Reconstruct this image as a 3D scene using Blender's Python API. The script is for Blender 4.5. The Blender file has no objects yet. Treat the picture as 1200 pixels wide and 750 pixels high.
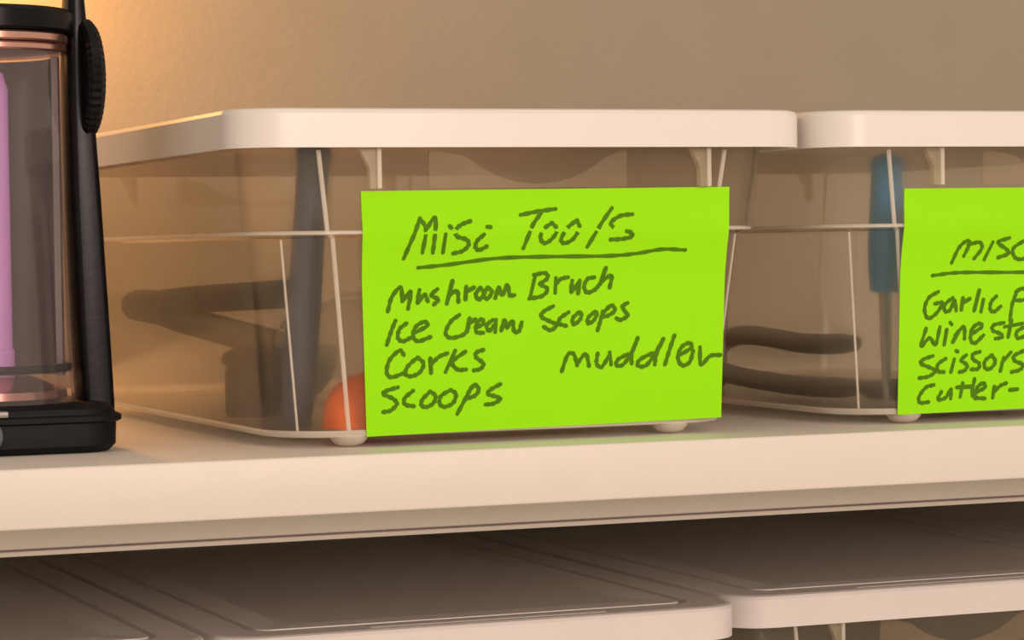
import bpy, bmesh, math, random
from mathutils import Vector, Matrix

# ---------------------------------------------------------------- camera, world, lights, exposure
scene = bpy.context.scene
COL = scene.collection
R = math.radians

CAM_POS = Vector((-0.25149, -0.86389, 0.0662))
YAW, PITCH, ROLL, FPX = 0.37796, -0.0257, -0.01545, 3289.2
_f = Vector((math.sin(YAW) * math.cos(PITCH), math.cos(YAW) * math.cos(PITCH), math.sin(PITCH)))
_r = Vector((math.cos(YAW), -math.sin(YAW), 0))
_u = _r.cross(_f)
_r2 = _r * math.cos(ROLL) + _u * math.sin(ROLL)
_u2 = -_r * math.sin(ROLL) + _u * math.cos(ROLL)
cam_data = bpy.data.cameras.new('camera')
cam_data.sensor_fit = 'HORIZONTAL'
cam_data.sensor_width = 36.0
cam_data.lens = FPX / 1200.0 * 36.0
cam_data.clip_start = 0.02
cam_data.clip_end = 50
cam = bpy.data.objects.new('camera', cam_data)
COL.objects.link(cam)
M3 = Matrix((_r2, _u2, -_f)).transposed()
cam.matrix_world = Matrix.Translation(CAM_POS) @ M3.to_4x4()
scene.camera = cam

world = bpy.data.worlds.new('room_air')
scene.world = world
world.use_nodes = True
bgn = world.node_tree.nodes['Background']
bgn.inputs[0].default_value = (1.0, 0.85, 0.66, 1)
bgn.inputs[1].default_value = 0.70

def area_light(name, loc, target, size, power, col):
    d = bpy.data.lights.new(name, 'AREA')
    d.shape = 'DISK'
    d.size = size
    d.energy = power
    d.color = col
    o = bpy.data.objects.new(name, d)
    COL.objects.link(o)
    o.location = loc
    o.rotation_euler = (Vector(target) - Vector(loc)).to_track_quat('-Z', 'Y').to_euler()
    return o

# the room's light, behind the photographer
area_light('room_lamp_behind_offscreen', (0.40, -2.35, 0.50), (0.12, 0.05, 0.02), 0.65, 32, (1.0, 0.80, 0.72))
# the warm lamp whose glow the photograph shows on the wall, up and left beyond the frame
pl = bpy.data.lights.new('warm_lamp_left_offscreen', 'POINT')
pl.energy = 2.1
pl.color = (1.0, 0.43, 0.08)
pl.shadow_soft_size = 0.02
po = bpy.data.objects.new('warm_lamp_left_offscreen', pl)
COL.objects.link(po)
po.location = (-0.020, 0.440, 0.225)

vs = scene.view_settings
vs.view_transform = 'Standard'
vs.look = 'None'
vs.exposure = 0.0
vs.gamma = 1.0
vs.use_curve_mapping = False
scene.cycles.transparent_max_bounces = 32

# ---------------------------------------------------------------- materials
MATS = {}
def new_mat(name):
    m = bpy.data.materials.new(name)
    m.use_nodes = True
    MATS[name] = m
    nt = m.node_tree
    return m, nt, nt.nodes['Principled BSDF'], nt.nodes['Material Output']

def solid(name, col, rough=0.5, metal=0.0, var=0.0, scale=40, bump=0.0, bscale=300, spec=0.5, trans=0.0):
    m, nt, b, out = new_mat(name)
    b.inputs['Roughness'].default_value = rough
    b.inputs['Metallic'].default_value = metal
    b.inputs['Specular IOR Level'].default_value = spec
    b.inputs['Transmission Weight'].default_value = trans
    b.inputs['Base Color'].default_value = (*col, 1)
    tc = nt.nodes.new('ShaderNodeTexCoord')
    if var > 0:
        n = nt.nodes.new('ShaderNodeTexNoise')
        n.inputs['Scale'].default_value = scale
        n.inputs['Detail'].default_value = 5
        nt.links.new(tc.outputs['Object'], n.inputs['Vector'])
        mx = nt.nodes.new('ShaderNodeMix')
        mx.data_type = 'RGBA'
        mx.inputs[6].default_value = (*[c * (1 - var) for c in col], 1)
        mx.inputs[7].default_value = (*[min(1, c * (1 + var)) for c in col], 1)
        nt.links.new(n.outputs['Fac'], mx.inputs[0])
        nt.links.new(mx.outputs[2], b.inputs['Base Color'])
    if bump > 0:
        n2 = nt.nodes.new('ShaderNodeTexNoise')
        n2.inputs['Scale'].default_value = bscale
        n2.inputs['Detail'].default_value = 4
        nt.links.new(tc.outputs['Object'], n2.inputs['Vector'])
        bp = nt.nodes.new('ShaderNodeBump')
        bp.inputs['Strength'].default_value = bump
        bp.inputs['Distance'].default_value = 0.001
        nt.links.new(n2.outputs['Fac'], bp.inputs['Height'])
        nt.links.new(bp.outputs['Normal'], b.inputs['Normal'])
    return m

def plastic_clear(name, tint, milk, milk_col, rough=0.12, ior=1.45, back=0.4, frost=0.0):
    """see-through moulded plastic: lets light pass, faint milkiness, Fresnel gloss"""
    m, nt, b, out = new_mat(name)
    nt.nodes.remove(b)
    tr = nt.nodes.new('ShaderNodeBsdfTransparent')
    tr.inputs[0].default_value = (*tint, 1)
    di = nt.nodes.new('ShaderNodeBsdfDiffuse')
    di.inputs[0].default_value = (*milk_col, 1)
    tl = nt.nodes.new('ShaderNodeBsdfTranslucent')
    tl.inputs[0].default_value = (*milk_col, 1)
    m0 = nt.nodes.new('ShaderNodeMixShader')
    m0.inputs[0].default_value = back
    nt.links.new(di.outputs[0], m0.inputs[1])
    nt.links.new(tl.outputs[0], m0.inputs[2])
    m1 = nt.nodes.new('ShaderNodeMixShader')
    tc = nt.nodes.new('ShaderNodeTexCoord')
    nz = nt.nodes.new('ShaderNodeTexNoise')
    nz.inputs['Scale'].default_value = 25
    nz.inputs['Detail'].default_value = 6
    mr = nt.nodes.new('ShaderNodeMapRange')
    mr.inputs[3].default_value = milk * 0.6
    mr.inputs[4].default_value = min(1.0, milk * 1.4)
    nt.links.new(tc.outputs['Object'], nz.inputs['Vector'])
    nt.links.new(nz.outputs['Fac'], mr.inputs[0])
    nt.links.new(mr.outputs[0], m1.inputs[0])
    if frost > 0:                            # slightly frosted: part of the view through it is blurred
        rf = nt.nodes.new('ShaderNodeBsdfRefraction')
        rf.inputs['Color'].default_value = (*tint, 1)
        rf.inputs['Roughness'].default_value = 0.42
        rf.inputs['IOR'].default_value = 1.15
        mf = nt.nodes.new('ShaderNodeMixShader')
        mf.inputs[0].default_value = frost
        nt.links.new(tr.outputs[0], mf.inputs[1])
        nt.links.new(rf.outputs[0], mf.inputs[2])
        nt.links.new(mf.outputs[0], m1.inputs[1])
    else:
        nt.links.new(tr.outputs[0], m1.inputs[1])
    nt.links.new(m0.outputs[0], m1.inputs[2])
    gl = nt.nodes.new('ShaderNodeBsdfGlossy')
    gl.inputs['Roughness'].default_value = rough
    gl.inputs[0].default_value = (1, 1, 1, 1)
    fr = nt.nodes.new('ShaderNodeFresnel')
    fr.inputs[0].default_value = ior
    m2 = nt.nodes.new('ShaderNodeMixShader')
    ge = nt.nodes.new('ShaderNodeNewGeometry')      # the thin wall's far side adds no second mirror
    inv = nt.nodes.new('ShaderNodeMath'); inv.operation = 'SUBTRACT'
    inv.inputs[0].default_value = 1.0
    nt.links.new(ge.outputs['Backfacing'], inv.inputs[1])
    mu = nt.nodes.new('ShaderNodeMath'); mu.operation = 'MULTIPLY'
    nt.links.new(fr.outputs[0], mu.inputs[0])
    nt.links.new(inv.outputs[0], mu.inputs[1])
    nt.links.new(mu.outputs[0], m2.inputs[0])
    nt.links.new(m1.outputs[0], m2.inputs[1])
    nt.links.new(gl.outputs[0], m2.inputs[2])
    nt.links.new(m2.outputs[0], out.inputs[0])
    return m

solid('wall_paint', (0.34, 0.295, 0.225), 0.9, var=0.05, scale=30, bump=0.35, bscale=260, spec=0.2)
solid('shelf_laminate', (0.67, 0.605, 0.545), 0.45, var=0.03, scale=60, bump=0.08, bscale=500)
solid('floor_tile', (0.70, 0.66, 0.58), 0.5, var=0.05, scale=3)
def plastic_lid(name, col, tl_fac):
    """white polypropylene: some of the light comes through"""
    m = solid(name, col, 0.38, var=0.02, scale=30, bump=0.03, bscale=500)
    nt = m.node_tree
    b = nt.nodes['Principled BSDF']; out = nt.nodes['Material Output']
    tl = nt.nodes.new('ShaderNodeBsdfTranslucent')
    tl.inputs[0].default_value = (*col, 1)
    mx = nt.nodes.new('ShaderNodeMixShader')
    mx.inputs[0].default_value = tl_fac
    nt.links.new(b.outputs[0], mx.inputs[1])
    nt.links.new(tl.outputs[0], mx.inputs[2])
    nt.links.new(mx.outputs[0], out.inputs[0])
    return m
plastic_lid('lid_white', (0.81, 0.755, 0.72), 0.10)
plastic_clear('tub_clear', (0.985, 0.975, 0.96), 0.055, (0.72, 0.64, 0.48), ior=1.25, frost=0.27)
plastic_clear('tub_panel', (0.96, 0.94, 0.90), 0.13, (0.75, 0.60, 0.42), rough=0.2, ior=1.25)
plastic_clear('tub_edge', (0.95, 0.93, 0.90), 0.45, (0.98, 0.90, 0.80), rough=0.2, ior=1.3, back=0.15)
plastic_clear('tub_milky', (0.95, 0.93, 0.88), 0.28, (0.85, 0.75, 0.55), rough=0.2)
plastic_clear('lantern_glass', (0.90, 0.87, 0.88), 0.05, (0.8, 0.72, 0.72), rough=0.03, ior=1.5)
plastic_clear('clear_cup', (0.95, 0.94, 0.92), 0.10, (0.9, 0.85, 0.75), rough=0.06, ior=1.5)
solid('label_green', (0.31, 0.79, 0.005), 0.75, var=0.03, scale=45, spec=0.15)
solid('marker_ink', (0.072, 0.19, 0.003), 0.7, var=0.25, scale=220, spec=0.15)
solid('black_plastic', (0.005, 0.004, 0.005), 0.32, bump=0.05, spec=0.15)
solid('black_rubber', (0.006, 0.006, 0.007), 0.55, bump=0.1, spec=0.15)
solid('brushed_steel', (0.50, 0.47, 0.46), 0.38, metal=1.0)
solid('rose_metal', (0.62, 0.34, 0.28), 0.22, metal=0.9)
solid('reflector', (0.34, 0.30, 0.30), 0.32, metal=0.75)
solid('lavender_tube', (0.74, 0.40, 0.86), 0.3)
solid('switch_grey', (0.10, 0.11, 0.14), 0.3)
solid('orange_plastic', (1.0, 0.16, 0.008), 0.35)
solid('dark_olive', (0.016, 0.014, 0.010), 0.6)
solid('dark_grey', (0.030, 0.028, 0.028), 0.5)
solid('slate_blue', (0.10, 0.105, 0.145), 0.4)
solid('blue_plastic', (0.04, 0.28, 0.55), 0.35)
solid('plum_grey', (0.085, 0.070, 0.075), 0.5)

# ---------------------------------------------------------------- mesh helpers
def link(name, me, mat, parent=None, loc=None):
    if mat:
        me.materials.append(MATS[mat])
    o = bpy.data.objects.new(name, me)
    COL.objects.link(o)
    if parent:
        o.parent = parent
    if loc:
        o.location = loc
    return o

def mesh_obj(name, bm, mat, parent=None, loc=None, smooth=35):
    bmesh.ops.remove_doubles(bm, verts=bm.verts, dist=1e-6)
    bmesh.ops.recalc_face_normals(bm, faces=bm.faces)
    me = bpy.data.meshes.new(name)
    bm.to_mesh(me)
    bm.free()
    if smooth:
        for p in me.polygons:
            p.use_smooth = True
        me.set_sharp_from_angle(angle=R(smooth))
    return link(name, me, mat, parent, loc)

def empty(name, loc=(0, 0, 0), rz=0.0):
    o = bpy.data.objects.new(name, None)
    o.empty_display_size = 0.02
    COL.objects.link(o)
    o.location = loc
    o.rotation_euler = (0, 0, rz)
    return o

def tag(o, label, cat, group=None):
    o['label'] = label
    o['category'] = cat
    if group:
        o['group'] = group
    return o

def rrect(hx, hy, r, z, n=7, cx=0, cy=0):
    r = max(min(r, hx - 1e-4, hy - 1e-4), 1e-4)
    pts = []
    for (sx, sy, a0) in ((1, 1, 0), (-1, 1, 90), (-1, -1, 180), (1, -1, 270)):
        for k in range(n + 1):
            a = R(a0 + 90 * k / n)
            pts.append(Vector((cx + sx * (hx - r) + r * math.cos(a), cy + sy * (hy - r) + r * math.sin(a), z)))
    return pts

def loft(bm, loops, cap0=True, cap1=True, closed=True, ring=False):
    vl = [[bm.verts.new(p) for p in lp] for lp in loops]
    n = len(loops[0])
    pairs = list(zip(vl[:-1], vl[1:]))
    if ring:
        pairs.append((vl[-1], vl[0]))
    for a, b in pairs:
        for k in range(n if closed else n - 1):
            j = (k + 1) % n
            bm.faces.new((a[k], a[j], b[j], b[k]))
    if not ring:
        if cap0:
            bm.faces.new(list(reversed(vl[0])))
        if cap1:
            bm.faces.new(vl[-1])
    return bm

def circ(c, u, v, ru, rv, n):
    return [Vector(c) + u * (ru * math.cos(2 * math.pi * k / n)) + v * (rv * math.sin(2 * math.pi * k / n)) for k in range(n)]

def lathe(bm, prof, n=28, mat=None):
    """prof: (radius, height) along +Z; optional matrix places it"""
    loops = [[Vector((max(r, 1e-5) * math.cos(2 * math.pi * k / n), max(r, 1e-5) * math.sin(2 * math.pi * k / n), h)) for k in range(n)] for r, h in prof]
    if mat is not None:
        loops = [[mat @ p for p in lp] for lp in loops]
    return loft(bm, loops)

def tube(bm, path, rad, n=10, flat=1.0, up=None, closed=False):
    path = [Vector(p) for p in path]
    m = len(path)
    loops = []
    for i, p in enumerate(path):
        if closed:
            t = path[(i + 1) % m] - path[i - 1]
        else:
            t = path[min(i + 1, m - 1)] - path[max(i - 1, 0)]
        t.normalize()
        ref = Vector(up) if up else (Vector((0, 0, 1)) if abs(t.z) < 0.9 else Vector((1, 0, 0)))
        u = ref.cross(t)
        u.normalize()
        v = t.cross(u)
        rr = rad[i] if isinstance(rad, (list, tuple)) else rad
        loops.append(circ(p, u, v, rr, rr * flat, n))
    return loft(bm, loops, ring=closed)

def smooth_path(pts, per=8, dim=2):
    """Catmull-Rom through the points"""
    P = [Vector(p) for p in pts]
    if len(P) < 3:
        return P
    out = []
    for i in range(len(P) - 1):
        p0 = P[i - 1] if i else P[0] * 2 - P[1]
        p1, p2 = P[i], P[i + 1]
        p3 = P[i + 2] if i + 2 < len(P) else P[-1] * 2 - P[-2]
        for k in range(per):
            t = k / per
            out.append(0.5 * ((2 * p1) + (p2 - p0) * t + (2 * p0 - 5 * p1 + 4 * p2 - p3) * t * t + (3 * p1 - p0 - 3 * p2 + p3) * t ** 3))
    out.append(P[-1])
    return out

def box(bm, x0, x1, y0, y1, z0, z1, bev=0.0):
    vs_ = [bm.verts.new(p) for p in ((x0, y0, z0), (x1, y0, z0), (x1, y1, z0), (x0, y1, z0), (x0, y0, z1), (x1, y0, z1), (x1, y1, z1), (x0, y1, z1))]
    fs = [bm.faces.new([vs_[i] for i in f]) for f in ((3, 2, 1, 0), (4, 5, 6, 7), (0, 1, 5, 4), (1, 2, 6, 5), (2, 3, 7, 6), (3, 0, 4, 7))]
    if bev > 0:
        es = list({e for f in fs for e in f.edges})
        bmesh.ops.bevel(bm, geom=es, offset=bev, segments=3, affect='EDGES', profile=0.5)
    return bm

def extrude_poly(bm, pts, d):
    """prism: polygon points moved by vector d"""
    a = [bm.verts.new(p) for p in pts]
    b = [bm.verts.new(Vector(p) + Vector(d)) for p in pts]
    n = len(pts)
    bm.faces.new(a)
    bm.faces.new(list(reversed(b)))
    for k in range(n):
        j = (k + 1) % n
        bm.faces.new((a[k], b[k], b[j], a[j]))
    return bm

def copy_tree(o, parent=None):
    c = o.copy()
    COL.objects.link(c)
    c.parent = parent
    for ch in [x for x in o.children]:
        copy_tree(ch, c)
    return c

# ---------------------------------------------------------------- the setting
WALL_Y = 0.51
bm = bmesh.new()
box(bm, -1.6, 2.2, WALL_Y, WALL_Y + 0.08, -1.25, 1.20)
w = mesh_obj('wall_back', bm, 'wall_paint', smooth=0)
w['kind'] = 'structure'
w['label'] = 'beige painted wall behind the shelves'

bm = bmesh.new()
box(bm, -1.6, 2.2, -3.2, WALL_Y + 0.08, -1.30, -1.25)
fl = mesh_obj('floor', bm, 'floor_tile', smooth=0)
fl['kind'] = 'structure'

SHELF_X0, SHELF_X1 = -0.60, 1.10
def shelf(z, label):
    e = empty('shelf', ((SHELF_X0 + SHELF_X1) / 2, 0.0, z))
    hw = (SHELF_X1 - SHELF_X0) / 2
    b = bmesh.new(); box(b, -hw, hw, 0.0035, WALL_Y, -0.0185, 0.0, 0.0004)
    mesh_obj('board', b, 'shelf_laminate', e)
    b = bmesh.new(); box(b, -hw, hw, 0.0, 0.0035, -0.0191, 0.0, 0.0008)
    mesh_obj('edge_band', b, 'shelf_laminate', e)
    b = bmesh.new(); box(b, -hw, hw, 0.090, 0.104, -0.0345, -0.0185, 0.0007)
    mesh_obj('support_rail', b, 'shelf_laminate', e)
    b = bmesh.new(); box(b, -hw, hw, 0.0905, 0.102, -0.0370, -0.0352, 0.0005)
    mesh_obj('support_bead', b, 'shelf_laminate', e)
    b = bmesh.new(); box(b, -hw, hw, 0.0945, 0.101, -0.0362, -0.0200)
    mesh_obj('support_core', b, 'shelf_laminate', e)
    tag(e, label, 'shelf', 'cream shelves on the wall')
    return e
shelf(0.0, 'cream edged shelf carrying the lantern and the two labelled bins')
LOW_Z = -0.1860
shelf(LOW_Z, 'cream edged lower shelf carrying the unlabelled lidded bins')

# ---------------------------------------------------------------- storage bins
BW, BD, BH = 0.210, 0.343, 0.1125          # outside of the lid
HX, HY = BW / 2, BD / 2
def ins(i, r, z, n=7):
    return rrect(HX - i, HY - i, r, z, n)

LABEL_PROFILE = [(0.0040, 0.0197), (0.0550, 0.0142), (0.0640, 0.0122), (0.0712, 0.0100), (0.0724, 0.0099), (0.0800, 0.0096), (0.0900, 0.0086)]
def label_y(z):                              # label stuck on the front, bent over the moulded ledge
    z = min(max(z, LABEL_PROFILE[0][0]), LABEL_PROFILE[-1][0])
    for (a, ya), (b_, yb) in zip(LABEL_PROFILE, LABEL_PROFILE[1:]):
        if a <= z <= b_:
            return -HY + ya + (yb - ya) * (z - a) / (b_ - a)

def make_bin():
    e = empty('storage_bin')
    T = 0.0012
    Z0 = 0.0034
    prof = [(0.0225, 0.023, Z0), (0.0205, 0.025, Z0 + 0.002), (0.0137, 0.025, 0.0700), (0.0112, 0.025, 0.0718), (0.0085, 0.024, 0.0995), (0.0085, 0.024, 0.1055)]
    loops = [ins(i, r, z) for i, r, z in prof]
    inner = [ins(i + T, r - T, z) for i, r, z in reversed(prof[1:])]
    inner.append(ins(0.0232, 0.022, Z0 + T))
    b = bmesh.new(); loft(b, loops + inner)
    mesh_obj('tub', b, 'tub_clear', e)
    # moulded ledge running round the tub
    b = bmesh.new()
    loft(b, [ins(0.0124, 0.0250, 0.0709), ins(0.0103, 0.0255, 0.0713), ins(0.0103, 0.0255, 0.0721), ins(0.0110, 0.0250, 0.0725)], ring=True)
    mesh_obj('ledge', b, 'tub_edge', e)
    b = bmesh.new()
    loft(b, [ins(0.0226, 0.023, Z0 - 0.0003), ins(0.0203, 0.025, Z0 + 0.0001), ins(0.0200, 0.025, Z0 + 0.0012), ins(0.0206, 0.025, Z0 + 0.0022)], ring=True)
    mesh_obj('bottom_edge', b, 'tub_edge', e)
    # rounded corners: full-height milky ribs imitate the highlight, low ones are crease lines
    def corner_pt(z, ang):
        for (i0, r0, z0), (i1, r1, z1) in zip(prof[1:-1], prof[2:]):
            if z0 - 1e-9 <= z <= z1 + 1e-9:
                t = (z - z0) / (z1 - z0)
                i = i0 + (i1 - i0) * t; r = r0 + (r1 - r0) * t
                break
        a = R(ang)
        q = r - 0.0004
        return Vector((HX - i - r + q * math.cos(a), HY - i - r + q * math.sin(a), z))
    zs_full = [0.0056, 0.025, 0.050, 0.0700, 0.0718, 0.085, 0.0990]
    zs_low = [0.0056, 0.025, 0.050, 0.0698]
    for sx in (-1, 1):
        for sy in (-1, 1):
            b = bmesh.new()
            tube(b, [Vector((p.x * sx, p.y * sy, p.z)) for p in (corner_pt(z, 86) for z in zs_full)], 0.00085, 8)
            mesh_obj('corner_crease_highlight', b, 'tub_edge', e)
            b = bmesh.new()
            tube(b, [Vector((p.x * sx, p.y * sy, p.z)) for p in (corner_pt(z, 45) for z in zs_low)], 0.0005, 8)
            mesh_obj('corner_crease_highlight', b, 'tub_edge', e)
    # small bowl shaped feet
    for fx in (-1, 1):
        for fy in (-1, 1):
            b = bmesh.new()
            lathe(b, [(0.0, 0.0), (0.0030, 0.0002), (0.0052, 0.0011), (0.0064, 0.0026), (0.0066, 0.0040)], 20)
            mesh_obj('foot', b, 'tub_edge', e, (fx * 0.0595, fy * (HY - 0.0262), 0))
    # gusset tabs under the lid, front and back
    for sy in (-1, 1):
        for gx in (-0.0555, 0.0650):
            b = bmesh.new()
            yb = HY - 0.0092
            prof2 = [(-0.0052, 0.0994), (0.0020, 0.0994), (0.0020, 0.0862), (-0.0016, 0.0862), (-0.0018, 0.0930)]
            extrude_poly(b, [Vector((gx + x, sy * yb, z)) for x, z in prof2], (0, sy * 0.0030, 0))
            g = mesh_obj('gusset', b, 'tub_milky', e, smooth=0)
            b = bmesh.new()
            box(b, gx + 0.0006, gx + 0.0020, min(sy * (yb + 0.003), sy * (yb + 0.0042)), max(sy * (yb + 0.003), sy * (yb + 0.0042)), 0.0862, 0.0994)
            mesh_obj('gusset_flange', b, 'tub_edge', g, smooth=0)
        # grip panel with an arched lower curve
        b = bmesh.new()
        cx, zc, rr = 0.0035, 0.1275, 0.040
        xs = (-0.0355, 0.0365)
        arc = []
        for k in range(17):
            a = R(225 + 90 * k / 16)
            arc.append((cx + rr * math.cos(a), zc + rr * math.sin(a)))
        poly = [(xs[0], 0.0993), (xs[0], 0.0862), (xs[1], 0.0862), (xs[1], 0.0993)] + [q for q in reversed(arc) if q[1] < 0.0990]
        yb = HY - 0.0094
        a_ = [b.verts.new((x, sy * yb, z)) for x, z in poly]
        f = b.faces.new(a_)
        bmesh.ops.triangulate(b, faces=[f])
        ret = bmesh.ops.extrude_face_region(b, geom=list(b.faces))
        for v in ret['geom']:
            if isinstance(v, bmesh.types.BMVert):
                v.co.y += sy * 0.0010
        mesh_obj('grip_panel', b, 'tub_panel', e, smooth=0)
    # lid
    RL = 0.018
    def li(i, z):
        return ins(i, max(RL - i * 0.6, 0.006), z, 8)
    lid = bmesh.new()
    loops = [li(0.0022, 0.0996), li(0.0, 0.0996), li(0.0, 0.1108), li(0.0006, 0.1120), li(0.0020, 0.1125), li(0.0155, 0.1125), li(0.0160, 0.1104), li(0.0182, 0.1104), li(0.0187, 0.1125), li(0.0310, 0.1125), li(0.0325, 0.1121)]
    under = [li(0.0325, 0.1090), li(0.0022, 0.1090)]
    loft(lid, loops[1:] + under + [loops[0]], ring=False, cap0=False, cap1=False)
    # close: top panel, underside panel and skirt foot
    lid.verts.ensure_lookup_table()
    n = len(loops[0]); base = lid.verts[:]
    row = lambda k: base[k * n:(k + 1) * n]
    for f in list(lid.faces):                # drop the strip joining top panel to underside
        vsf = set(f.verts)
        if vsf & set(row(9)) and vsf & set(row(10)) and False:
            pass
    strip = [f for f in lid.faces if any(v in row(9) for v in f.verts) and any(v in row(10) for v in f.verts)]
    r9, r10, r12, r0 = row(9), row(10), row(12), row(0)
    bmesh.ops.delete(lid, geom=strip, context='FACES_ONLY')
    lid.faces.new(r9); lid.faces.new(list(reversed(r10)))
    for k in range(n):
        j = (k + 1) % n
        lid.faces.new((r12[k], r12[j], r0[j], r0[k]))
    lo = mesh_obj('lid', lid, 'lid_white', e, smooth=13)
    lo['label'] = 'opaque white snap-on lid'
    for sy in (-1, 1):
        b = bmesh.new()
        y = sy * (HY - 0.0100)
        box(b, -0.0470, 0.0480, y - 0.0042, y + 0.0042, 0.1112, 0.1127, 0.0003)
        mesh_obj('grip_bar', b, 'lid_white', lo)
    return e

def ribbon(bm, pts, half, y_off):
    """flat pen stroke on the label: pts are (across, up) in metres"""
    P = smooth_path(pts)
    L = []; Rr = []
    m = len(P)
    for i, p in enumerate(P):
        t = P[min(i + 1, m - 1)] - P[max(i - 1, 0)]
        if t.length < 1e-9:
            t = Vector((1, 0))
        t.normalize()
        nrm = Vector((-t.y, t.x))
        wv = half * (1.0 + 0.16 * math.sin(i * 1.3 + pts[0][0] * 900))
        L.append(p + nrm * wv); Rr.append(p - nrm * wv)
    cnt = [0]
    def v3(q):
        cnt[0] += 1
        return bm.verts.new((q.x, label_y(q.y) - y_off - 1.2e-7 * cnt[0], q.y))
    lv = [v3(q) for q in L]; rv = [v3(q) for q in Rr]
    for i in range(m - 1):
        if 0.0711 < 0.5 * (P[i].y + P[i + 1].y) < 0.0723 and pts[0][1] > 0.0640:
            continue                         # strokes left open over the crest of the ledge
        bm.faces.new((lv[i], lv[i + 1], rv[i + 1], rv[i]))
    for c, d in ((P[0], P[0] - P[1]), (P[-1], P[-1] - P[-2])):
        fan = []
        a0 = math.atan2(d.y, d.x) - math.pi / 2
        for k in range(7):
            a = a0 + math.pi * k / 6
            fan.append(v3(c + Vector((math.cos(a), math.sin(a))) * half))
        bm.faces.new(fan)

def add_label(e, corners, ink, mat, lab):
    b = bmesh.new()
    NX, NZ = 10, 40
    tl, tr, br, bl = [Vector((x * 1e-4 - HX, z * 1e-4)) for x, z in corners]
    grid = []
    for j in range(NZ + 1):
        rowv = []
        for i in range(NX + 1):
            s, t = i / NX, j / NZ
            q = (tl * (1 - s) + tr * s) * (1 - t) + (bl * (1 - s) + br * s) * t
            rowv.append(q)
        grid.append(rowv)
    fr = [[b.verts.new((q.x, label_y(q.y), q.y)) for q in rw] for rw in grid]
    bk = [[b.verts.new((q.x, label_y(q.y) + 0.0003, q.y)) for q in rw] for rw in grid]
    for j in range(NZ):
        for i in range(NX):
            b.faces.new((fr[j][i], fr[j + 1][i], fr[j + 1][i + 1], fr[j][i + 1]))
            b.faces.new((bk[j][i], bk[j][i + 1], bk[j + 1][i + 1], bk[j + 1][i]))
    per = lambda g: g[0][:] + [g[j][NX] for j in range(1, NZ + 1)] + g[NZ][NX - 1::-1] + [g[j][0] for j in range(NZ - 1, 0, -1)]
    pf, pb = per(fr), per(bk)
    for k in range(len(pf)):
        j = (k + 1) % len(pf)
        b.faces.new((pf[k], pf[j], pb[j], pb[k]))
    o = mesh_obj('paper_label', b, mat, e)
    o['label'] = lab
    for word, strokes in ink.items():
        b = bmesh.new()
        for k, st in enumerate(strokes):
            ribbon(b, [(x * 1e-4 - HX, z * 1e-4) for x, z in st], 0.00072 if word != 'underline' else 0.00065, 0.00010 + 0.000012 * k)
        me = bpy.data.meshes.new('handwriting')
        b.to_mesh(me); b.free()
        link('handwriting', me, 'marker_ink', o)
    return o

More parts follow.
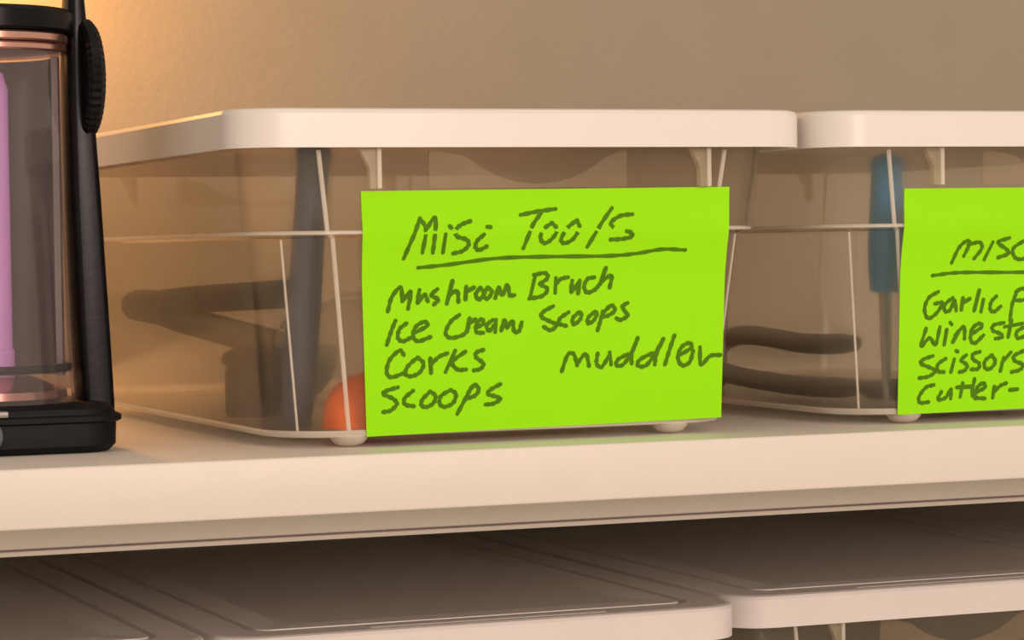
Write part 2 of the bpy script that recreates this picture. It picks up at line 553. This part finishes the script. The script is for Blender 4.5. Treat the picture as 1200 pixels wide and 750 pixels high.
INK_TOOLS = {  # handwriting in tenths of a millimetre, (across, up) on the label
    'misc': [[(613,629),(641,702),(663,762)],[(663,762),(684,725),(678,648)],[(683,722),(717,764),(717,702),(715,647)],[(755,707),(751,647)],[(769,735),(775,729)],[(843,751),(812,740),(790,721),(797,700),(831,689),(841,671),(821,651),(788,643)],[(893,705),(871,685),(866,665),(880,653),(907,665)],[(904,731),(916,730)]],
    'tools': [[(1025,770),(1087,781),(1153,789)],[(1100,775),(1068,732),(1041,657)],[(1140,742),(1109,720),(1100,691),(1118,673),(1145,690),(1159,719),(1140,742)],[(1232,750),(1197,724),(1177,687),(1190,672),(1221,686),(1241,724),(1232,750)],[(1362,790),(1317,729),(1277,659)],[(1439,768),(1394,763),(1359,740),(1378,719),(1431,707),(1440,692),(1406,684),(1361,682)]],
    'underline': [[(666,597),(776,606),(944,624),(1131,627),(1354,626),(1465,633),(1561,646),(1650,642)]],
    'mushroom': [[(563,453),(577,501),(607,532),(614,486)],[(614,486),(643,517),(635,460)],[(674,522),(669,479),(692,507),(705,484)],[(738,524),(717,504),(742,489),(727,472)],[(792,551),(773,474)],[(778,500),(809,516),(815,479)],[(842,530),(840,487)],[(842,513),(870,527)],[(892,526),(877,503),(889,486),(908,506),(892,526)],[(920,526),(905,500),(920,488),(935,511),(920,526)],[(948,490),(960,525),(973,499),(991,533),(1001,498),(1017,498)]],
    'brush': [[(1093,566),(1076,488)],[(1087,566),(1128,571),(1138,554),(1110,534)],[(1110,534),(1139,516),(1120,493),(1073,485)],[(1169,553),(1168,503)],[(1170,533),(1188,550),(1214,555)],[(1230,543),(1228,505),(1252,534)],[(1258,543),(1253,499)],[(1312,553),(1287,548),(1275,522),(1288,501),(1317,512),(1332,529)],[(1353,585),(1335,529)],[(1338,538),(1376,558),(1371,517)]],
    'ice': [[(591,421),(576,384),(562,341)],[(630,411),(606,392),(601,363),(619,351),(646,362)],[(655,376),(704,401),(694,415),(664,399),(655,367),(674,350),(717,363)]],
    'cream': [[(819,435),(789,413),(771,376),(790,358),(836,368),(854,391)],[(857,423),(848,377)],[(854,406),(878,419)],[(882,390),(907,404),(900,419),(882,402),(883,376),(907,372)],[(941,415),(919,398),(929,378),(947,397)],[(953,415),(951,374)],[(973,379),(984,414),(994,388),(1013,410),(1020,375),(1038,375),(1047,404)]],
    'scoops': [[(1162,457),(1128,440),(1119,422),(1154,404),(1177,392),(1155,375),(1129,387)],[(1220,435),(1189,415),(1186,397),(1212,388)],[(1258,434),(1236,414),(1240,393),(1262,407),(1268,428),(1258,434)],[(1319,435),(1294,415),(1294,395),(1313,403),(1326,426),(1319,435)],[(1348,435),(1339,400),(1330,370)],[(1348,429),(1379,455),(1393,437),(1367,420),(1345,417)],[(1440,462),(1421,451),(1432,433),(1442,418),(1416,404),(1400,410)]],
    'corks': [[(623,305),(608,320),(575,292),(563,252),(579,231),(621,242)],[(672,295),(639,267),(630,241),(652,232),(682,245),(694,274),(672,295)],[(718,291),(722,241)],[(721,270),(749,295),(779,306)],[(807,314),(774,243)],[(844,310),(798,277),(817,250),(848,249)],[(909,314),(884,306),(884,289),(910,268),(901,250),(876,245)]],
    'scoops_last': [[(604,196),(565,186),(553,175),(586,159),(602,141),(581,119),(554,114)],[(659,183),(629,158),(632,137),(663,130)],[(720,178),(693,152),(690,132),(709,126),(733,139),(739,163),(720,178)],[(794,181),(760,162),(755,136),(774,124),(804,137),(813,166),(794,181)],[(868,187),(850,153),(820,99)],[(859,170),(880,196),(896,178),(881,158),(853,150)],[(974,195),(937,176),(931,162),(962,152),(975,143),(950,129),(922,127)]],
    'muddler': [[(1200,232),(1221,288),(1243,290),(1257,251)],[(1257,257),(1288,289),(1302,247)],[(1333,290),(1330,255),(1350,243),(1375,280)],[(1378,292),(1385,250)],[(1446,284),(1411,267),(1405,247),(1431,249),(1462,290),(1483,340)],[(1483,340),(1462,284),(1463,251)],[(1540,285),(1495,265),(1486,244),(1518,243),(1553,287),(1581,334)],[(1581,334),(1556,281),(1551,245)],[(1623,345),(1605,292),(1590,244)],[(1651,278),(1690,301),(1680,317),(1651,302),(1639,267),(1656,239),(1685,250),(1697,289)],[(1723,300),(1729,240),(1764,269),(1804,271)]],
}
INK_GARLIC = {  # handwriting in tenths of a millimetre, (across, up) on the label
    'misc': [[(589,580),(612,632),(638,657),(656,650),(637,604)],[(650,644),(695,653),(709,631),(681,594)],[(752,652),(724,590)],[(819,667),(774,652),(813,626),(823,610),(781,596)],[(888,659),(842,629),(850,598),(879,588),(918,600)]],
    'underline': [[(513,535),(594,543),(683,544),(900,541),(1119,546)]],
    'garlic': [[(541,476),(503,455),(487,415),(503,381),(537,398),(560,435),(529,433)],[(602,453),(571,429),(573,404),(594,410),(610,443),(619,406)],[(645,452),(640,408)],[(642,433),(674,448)],[(712,479),(694,404)],[(731,444),(723,400)],[(785,455),(764,434),(762,406),(780,399),(805,417)]],
    'letter_p': [[(874,475),(855,429),(847,366)],[(867,469),(895,481),(925,465),(905,440),(865,438)]],
    'wine': [[(497,344),(479,279),(513,309),(539,284),(554,348)],[(583,338),(575,283)],[(596,363),(603,356)],[(636,334),(610,291)],[(619,316),(654,346),(659,302)],[(691,320),(729,344),(718,357),(690,339),(684,301),(703,285),(738,313)]],
    'sto': [[(822,357),(779,349),(776,330),(810,317),(817,304),(789,299)],[(854,366),(843,304)],[(826,342),(902,352)],[(903,337),(878,321),(883,299),(915,308),(921,333),(903,337)]],
    'scissors': [[(530,243),(492,232),(482,217),(522,200),(544,187),(516,169),(477,164)],[(584,232),(553,212),(554,187),(579,183)],[(620,228),(608,182)],[(626,259),(633,256)],[(669,242),(649,224),(675,205),(665,186),(644,181)],[(726,253),(698,245),(699,226),(725,210),(722,191),(693,189)],[(777,239),(749,218),(751,193),(773,189),(793,214),(777,239)],[(828,228),(816,179)],[(822,210),(857,247)],[(911,251),(872,234),(876,215),(910,201),(900,182),(864,174)]],
    'cutter': [[(539,137),(507,129),(480,96),(485,74),(520,75)],[(572,111),(559,83),(591,89),(611,119),(612,85)],[(660,140),(652,90)],[(636,125),(696,126)],[(709,154),(701,101),(717,81)],[(723,106),(754,121),(746,137),(722,122),(716,87),(756,80)],[(794,123),(789,82)],[(795,104),(819,125),(844,134)],[(860,108),(893,110)]],
}

LID_Y = 0.0086
PITCH_X = 0.213
bin_a = make_bin()
proto_children = True
def place(e, x0, y0, z):
    e.location = (x0 + HX, y0 + HY, z)

bins_low = [copy_tree(bin_a) for _ in range(4)]
bin_b = copy_tree(bin_a)
place(bin_a, 0.0, LID_Y, 0.0003)
place(bin_b, PITCH_X, LID_Y, 0.0003)
add_label(bin_a, ((455, 854), (1808, 860), (1815, 50), (497, 33)), INK_TOOLS, 'label_green', 'lime green paper label with the heading Misc Tools')
add_label(bin_b, ((373, 849), (1730, 852), (1735, 45), (395, 33)), INK_GARLIC, 'label_green', 'lime green paper label listing Garlic, Wine and Scissors')
tag(bin_a, 'clear bin with white lid and lime label headed Misc Tools', 'bin', 'lidded clear plastic storage bins')
tag(bin_b, 'clear bin with white lid and lime label listing scissors and cutter', 'bin', 'lidded clear plastic storage bins')
LOWPOS = [(-0.1910, 0.110), (0.0215, 0.110), (0.2360, 0.130), (0.4490, 0.128)]
LOWLAB = ['white lidded clear bin on the lower shelf, below the lantern',
          'white lidded clear bin on the lower shelf, below the Misc Tools bin',
          'white lidded clear bin on the lower shelf, below the bin listing scissors',
          'white lidded clear bin ending the lower row, farthest from the lantern']
for o, (x, y), lb in zip(bins_low, LOWPOS, LOWLAB):
    place(o, x, y, LOW_Z + 0.0003)
    tag(o, lb, 'bin', 'lidded clear plastic storage bins')

# ---------------------------------------------------------------- lantern
LX, LY = -0.0675, 0.094
lan = empty('lantern', (LX, LY, 0.0003))
tag(lan, 'black lantern with clear glass chimney and ribbed side knob on the shelf', 'lantern')
b = bmesh.new()
loft(b, [rrect(0.0385, 0.0375, 0.012, 0.0), rrect(0.0405, 0.0395, 0.013, 0.0022), rrect(0.0408, 0.0398, 0.013, 0.0120), rrect(0.0400, 0.0390, 0.013, 0.0145), rrect(0.0380, 0.0370, 0.013, 0.0158)])
base = mesh_obj('base', b, 'black_rubber', lan)
b = bmesh.new()
loft(b, [rrect(0.0413, 0.0403, 0.013, 0.0098), rrect(0.0422, 0.0412, 0.013, 0.0104), rrect(0.0422, 0.0412, 0.013, 0.0120), rrect(0.0413, 0.0403, 0.013, 0.0126)])
mesh_obj('bumper_ring', b, 'black_rubber', base)
b = bmesh.new()
lathe(b, [(0.0, 0.0022), (0.0046, 0.0022), (0.0056, 0.0016), (0.0060, 0.0)], 24, Matrix.Translation((-0.0060, -0.0398, 0.0066)) @ Matrix.Rotation(R(90), 4, 'X'))
mesh_obj('switch', b, 'switch_grey', base)
b = bmesh.new()
tube(b, [(-0.0045 + 0.018 * k / 6 - 0.012, -0.0402, 0.0136) for k in range(7)], 0.0012, 8)
mesh_obj('badge_strip', b, 'brushed_steel', base)
# glass chimney
b = bmesh.new()
GR = [(0.0338, 0.0160), (0.0328, 0.040), (0.0316, 0.085), (0.0312, 0.125), (0.0308, 0.1345), (0.0280, 0.1395)]
lathe(b, GR + [(r - 0.0015, z) for r, z in reversed(GR)], 48)
mesh_obj('glass_chimney', b, 'lantern_glass', lan)
# inner parts
b = bmesh.new()
lathe(b, [(0.0, 0.0158), (0.026, 0.0158), (0.030, 0.0175), (0.0295, 0.0200), (0.018, 0.0245), (0.0, 0.0245)], 40)
mesh_obj('burner_plate', b, 'rose_metal', lan)
b = bmesh.new()
loops = [circ((0, 0, z), Vector((1, 0, 0)), Vector((0, 1, 0)), r, r, 48) for r, z in ((0.0312, 0.0262), (0.0316, 0.0270), (0.0316, 0.0282), (0.0312, 0.0290), (0.0298, 0.0290), (0.0298, 0.0262))]
loft(b, loops, ring=True)
mesh_obj('wire_ring', b, 'black_plastic', lan)
b = bmesh.new()
loops = []
for z in (0.0245, 0.045, 0.085, 0.1335):        # fluted half-round reflector behind the tubes
    lp = []
    N = 40
    for k in range(N + 1):
        a = R(-25 + 230 * k / N)
        r = 0.0285 + 0.0007 * math.cos(k * math.pi)
        lp.append(Vector((r * math.cos(a), r * math.sin(a), z)))
    for k in range(N, -1, -1):
        a = R(-25 + 230 * k / N)
        lp.append(Vector((0.0270 * math.cos(a), 0.0270 * math.sin(a), z)))
    loops.append(lp)
loft(b, loops)
mesh_obj('reflector', b, 'reflector', lan, smooth=20)
for tx, ty in ((0.0042, -0.010), (-0.0105, -0.004)):
    b = bmesh.new()
    lathe(b, [(0.0, 0.0246), (0.0062, 0.0246), (0.0062, 0.034), (0.0056, 0.0345), (0.0056, 0.122), (0.0040, 0.1275), (0.0, 0.1295)], 24)
    mesh_obj('lamp_tube', b, 'lavender_tube' if tx > 0 else 'brushed_steel', lan, (tx, ty, 0))
# collar and cap
for z0, z1, r in ((0.1345, 0.1372, 0.0318), (0.1376, 0.1408, 0.0324)):
    b = bmesh.new()
    lathe(b, [(0.0270, z0), (r - 0.0006, z0), (r, z0 + 0.0006), (r, z1 - 0.0006), (r - 0.0006, z1), (0.0270, z1)], 48)
    mesh_obj('collar_band', b, 'rose_metal', lan)
b = bmesh.new()
lathe(b, [(0.0, 0.1412), (0.0335, 0.1412), (0.0345, 0.1420), (0.0345, 0.1478), (0.0330, 0.1492), (0.0, 0.1494)], 48)
mesh_obj('cap', b, 'black_plastic', lan)
# side posts, leaning outward towards the base
for s in (-1, 1):
    b = bmesh.new()
    stations = [(0.0396, 0.0054, 0.0110, 0.0130), (0.0384, 0.0054, 0.0110, 0.040), (0.0367, 0.0050, 0.0105, 0.085), (0.0356, 0.0040, 0.0090, 0.125), (0.0352, 0.0028, 0.0066, 0.155), (0.0345, 0.0025, 0.0060, 0.185)]
    loft(b, [rrect(hx, hy, 0.0022, z, 4, cx=s * x) for x, hx, hy, z in stations])
    post = mesh_obj('post', b, 'black_plastic', lan)
    # ribbed hinge knob with its axis along the handle
    b = bmesh.new()
    N = 96
    loops = []
    for h, r in ((0.0, 0.0200), (0.0012, 0.0212), (0.0045, 0.0206), (0.0062, 0.0186), (0.0072, 0.0150), (0.0076, 0.0080)):
        lp = []
        for k in range(N):
            a = 2 * math.pi * k / N
            q = r * (1 + (0.014 if k % 2 else -0.014)) if r > 0.014 else r
            lp.append(Vector((s * h, q * math.cos(a), q * math.sin(a))))
        loops.append(lp)
    loft(b, loops)
    mesh_obj('hinge_knob', b, 'black_plastic', post, (s * 0.0355, 0, 0.1262), smooth=25)
b = bmesh.new()
tube(b, [(0.0345 * math.cos(R(a)), 0, 0.183 + 0.022 * math.sin(R(a))) for a in range(0, 181, 12)], 0.0032, 12, up=(0, 1, 0))
mesh_obj('carry_handle', b, 'black_rubber', lan)

# ---------------------------------------------------------------- what is in the bins
def kitchen_tongs(hinge, end, gap, mat, label, group=None):
    hinge, end = Vector(hinge), Vector(end)
    e = empty('tongs', hinge)
    d = end - hinge
    for s in (-1, 1):
        b = bmesh.new()
        pts = [Vector((0, 0, 0.0)), d * 0.25 + Vector((0, 0, s * gap * 0.35)), d * 0.6 + Vector((0, 0, s * gap * 0.66)), d + Vector((0, 0, s * gap))]
        tube(b, smooth_path(pts, 4), 0.0048, 10, flat=1.15)
        mesh_obj('arm', b, mat, e)
    b = bmesh.new()
    dn = d.normalized()
    tube(b, [-dn * 0.014, -dn * 0.012, dn * 0.004, dn * 0.030], [0.0062, 0.0068, 0.0074, 0.0060], 12, flat=0.95)
    mesh_obj('hinge', b, mat, e)
    tag(e, label, 'tongs')
    return e

kitchen_tongs((0.0345, 0.262, 0.0445), (0.052, 0.108, 0.0405), 0.0105, 'dark_olive', 'dark tongs with spread arms lying inside the Misc Tools bin')

def scoop(loc, rz, rad, mat, label, handle=0.075, flip=False, cat='scoop'):
    e = empty('scoop', loc, rz)
    if flip:                                 # lying on its rim, bowl upwards
        e.rotation_euler = (R(180), 0, rz)
        e.location.z += rad * 1.15
    b = bmesh.new()
    prof = [(rad * math.sin(R(a)), rad - rad * math.cos(R(a))) for a in range(0, 91, 10)] + [(rad, rad * 1.15)]
    inn = [((rad - 0.0013) * math.sin(R(a)), rad - (rad - 0.0013) * math.cos(R(a))) for a in range(90, -1, -10)]
    lathe(b, prof + [(rad - 0.0013, rad * 1.15)] + inn, 32)
    mesh_obj('bowl', b, mat, e)
    b = bmesh.new()
    tube(b, smooth_path([(rad - 0.0005, 0, rad * 1.0), (rad + 0.012, 0, rad * 1.05), (rad + handle * 0.6, 0, rad * 0.95), (rad + handle, 0, rad * 0.9)], 4), 0.0042, 10, flat=0.55)
    mesh_obj('handle', b, mat, e)
    tag(e, label, cat)
    return e

scoop((0.0580, 0.0495, 0.0054), R(10), 0.0165, 'orange_plastic', 'bright orange plastic scoop in the front corner of the Misc Tools bin', flip=True)
scoop((0.075, 0.200, 0.0054), R(70), 0.0200, 'brushed_steel', 'steel ice cream scoop lying deep in the Misc Tools bin', 0.09)
# clear measuring cup standing behind the front corner
e = empty('measuring_cup', (0.0660, 0.0800, 0.0054))
LAY = Matrix.Translation((0, 0.0420, 0.0233)) @ Matrix.Rotation(R(90), 4, 'X')
b = bmesh.new()
cp = [(0.0, 0.0), (0.0195, 0.0), (0.0205, 0.0010), (0.0222, 0.0400), (0.0222, 0.0410), (0.0212, 0.0410), (0.0200, 0.0018), (0.0, 0.0016)]
lathe(b, cp, 40, LAY); mesh_obj('cup', b, 'clear_cup', e)
b = bmesh.new()
tube(b, [(0.0226 * math.cos(2 * math.pi * k / 48), 0.0008, 0.0233 + 0.0226 * math.sin(2 * math.pi * k / 48)) for k in range(48)], 0.0007, 8, closed=True)
mesh_obj('cup_rim', b, 'tub_edge', e)
b = bmesh.new(); tube(b, [(0.020, 0.008, 0.034), (0.029, 0.008, 0.040), (0.031, 0.026, 0.041), (0.0195, 0.032, 0.033)], 0.0016, 8); mesh_obj('handle', b, 'clear_cup', e)
tag(e, 'clear plastic measuring cup lying on its side inside the Misc Tools bin', 'cup')
# ribbed dark brush cap
e = empty('mushroom_brush', (0.0425, 0.1350, 0.0054))
b = bmesh.new()
N = 48
loops = []
for z, r in ((0.0, 0.0095), (0.001, 0.0108), (0.0165, 0.0108), (0.0185, 0.0098)):
    loops.append([Vector((r * (1 + (0.03 if k % 2 else -0.03)) * math.cos(2 * math.pi * k / N), r * (1 + (0.03 if k % 2 else -0.03)) * math.sin(2 * math.pi * k / N), z)) for k in range(N)])
loft(b, loops); mesh_obj('bristles', b, 'dark_grey', e, smooth=20)
b = bmesh.new(); lathe(b, [(0.0, 0.0185), (0.0105, 0.0185), (0.0125, 0.0205), (0.0115, 0.0235), (0.0055, 0.0262), (0.0, 0.0266)], 32); mesh_obj('handle', b, 'dark_olive', e)
tag(e, 'small round dark brush standing bristles down in the Misc Tools bin', 'brush')
# slate muddler leaning upright behind the front corner
def upright(name, base, top, rads, mat, label, cat, endmat=None, partnames=('shaft', 'pommel')):
    base, top = Vector(base), Vector(top)
    e = empty(name, base)
    d = top - base
    b = bmesh.new()
    n = len(rads)
    tube(b, [d * (k / (n - 1)) for k in range(n)], rads, 20, up=(0, 1, 0))
    mesh_obj(partnames[0], b, mat, e)
    b = bmesh.new()
    dn = d.normalized()
    rr = rads[-1]
    tube(b, [d, d + dn * 0.002, d + dn * 0.0045, d + dn * 0.006], [rr * 1.12, rr * 1.15, rr * 0.9, rr * 0.4], 20, up=(0, 1, 0))
    mesh_obj(partnames[1], b, endmat or mat, e)
    tag(e, label, cat)
    return e
upright('muddler', (0.0405, 0.0780, 0.0050), (0.0440, 0.0640, 0.0980), [0.0052, 0.0060, 0.0060, 0.0058, 0.0056, 0.0056], 'slate_blue', 'slate grey muddler leaning upright in the corner of the Misc Tools bin', 'muddler')
# second bin: blue handled corkscrew, scissors and a dark garlic press
e = upright('bottle_opener', (0.2680, 0.0640, 0.0480), (0.2655, 0.0575, 0.0930), [0.0058, 0.0066, 0.0068, 0.0064, 0.0060, 0.0056], 'blue_plastic', 'blue plastic handle standing upright in the bin listing scissors', 'opener', partnames=('handle', 'handle_end'))
b = bmesh.new()
tube(b, [(0.0005, 0.001, -0.0432), (0.0003, 0.0005, -0.020), (0, 0, 0.002)], [0.0012, 0.0022, 0.0026], 10)
mesh_obj('blade', b, 'brushed_steel', e)
e = empty('garlic_press', (0.262, 0.215, 0.0054))
for s, z in ((-1, 0.004), (1, 0.021)):
    b = bmesh.new()
    tube(b, smooth_path([(0, 0, 0.011), (0.004, -0.030, z + 0.002), (0.006, -0.085, z), (0.006, -0.125, z + 0.001)], 4), [0.0050] * 12 + [0.0040], 12, flat=0.8)
    mesh_obj('arm', b, 'plum_grey', e)
b = bmesh.new()
lathe(b, [(0.0, 0.0), (0.0140, 0.0), (0.0155, 0.0015), (0.0155, 0.0215), (0.0145, 0.0225), (0.0125, 0.0225), (0.0125, 0.004), (0.0, 0.004)], 28)
mesh_obj('hopper', b, 'dark_grey', e, (0, 0.008, 0))
tag(e, 'dark garlic press lying in the bin listing scissors', 'garlic press')
e = empty('scissors', (0.300, 0.100, 0.0054))
for s in (-1, 1):
    b = bmesh.new()
    box(b, -0.0045, 0.0045, 0.0, 0.085, 0.002 + 0.0012 * (s + 1), 0.0035 + 0.0012 * (s + 1), 0.0003)
    bl = mesh_obj('blade', b, 'brushed_steel', e); bl.rotation_euler = (0, 0, R(8 * s))
    b = bmesh.new()
    tube(b, [(s * 0.016 + 0.012 * math.cos(2 * math.pi * k / 24), -0.022 + 0.019 * math.sin(2 * math.pi * k / 24), 0.0042) for k in range(24)], 0.0035, 10, closed=True)
    mesh_obj('finger_loop', b, 'plum_grey', e)
tag(e, 'dark handled scissors lying flat in the bin listing scissors', 'scissors')
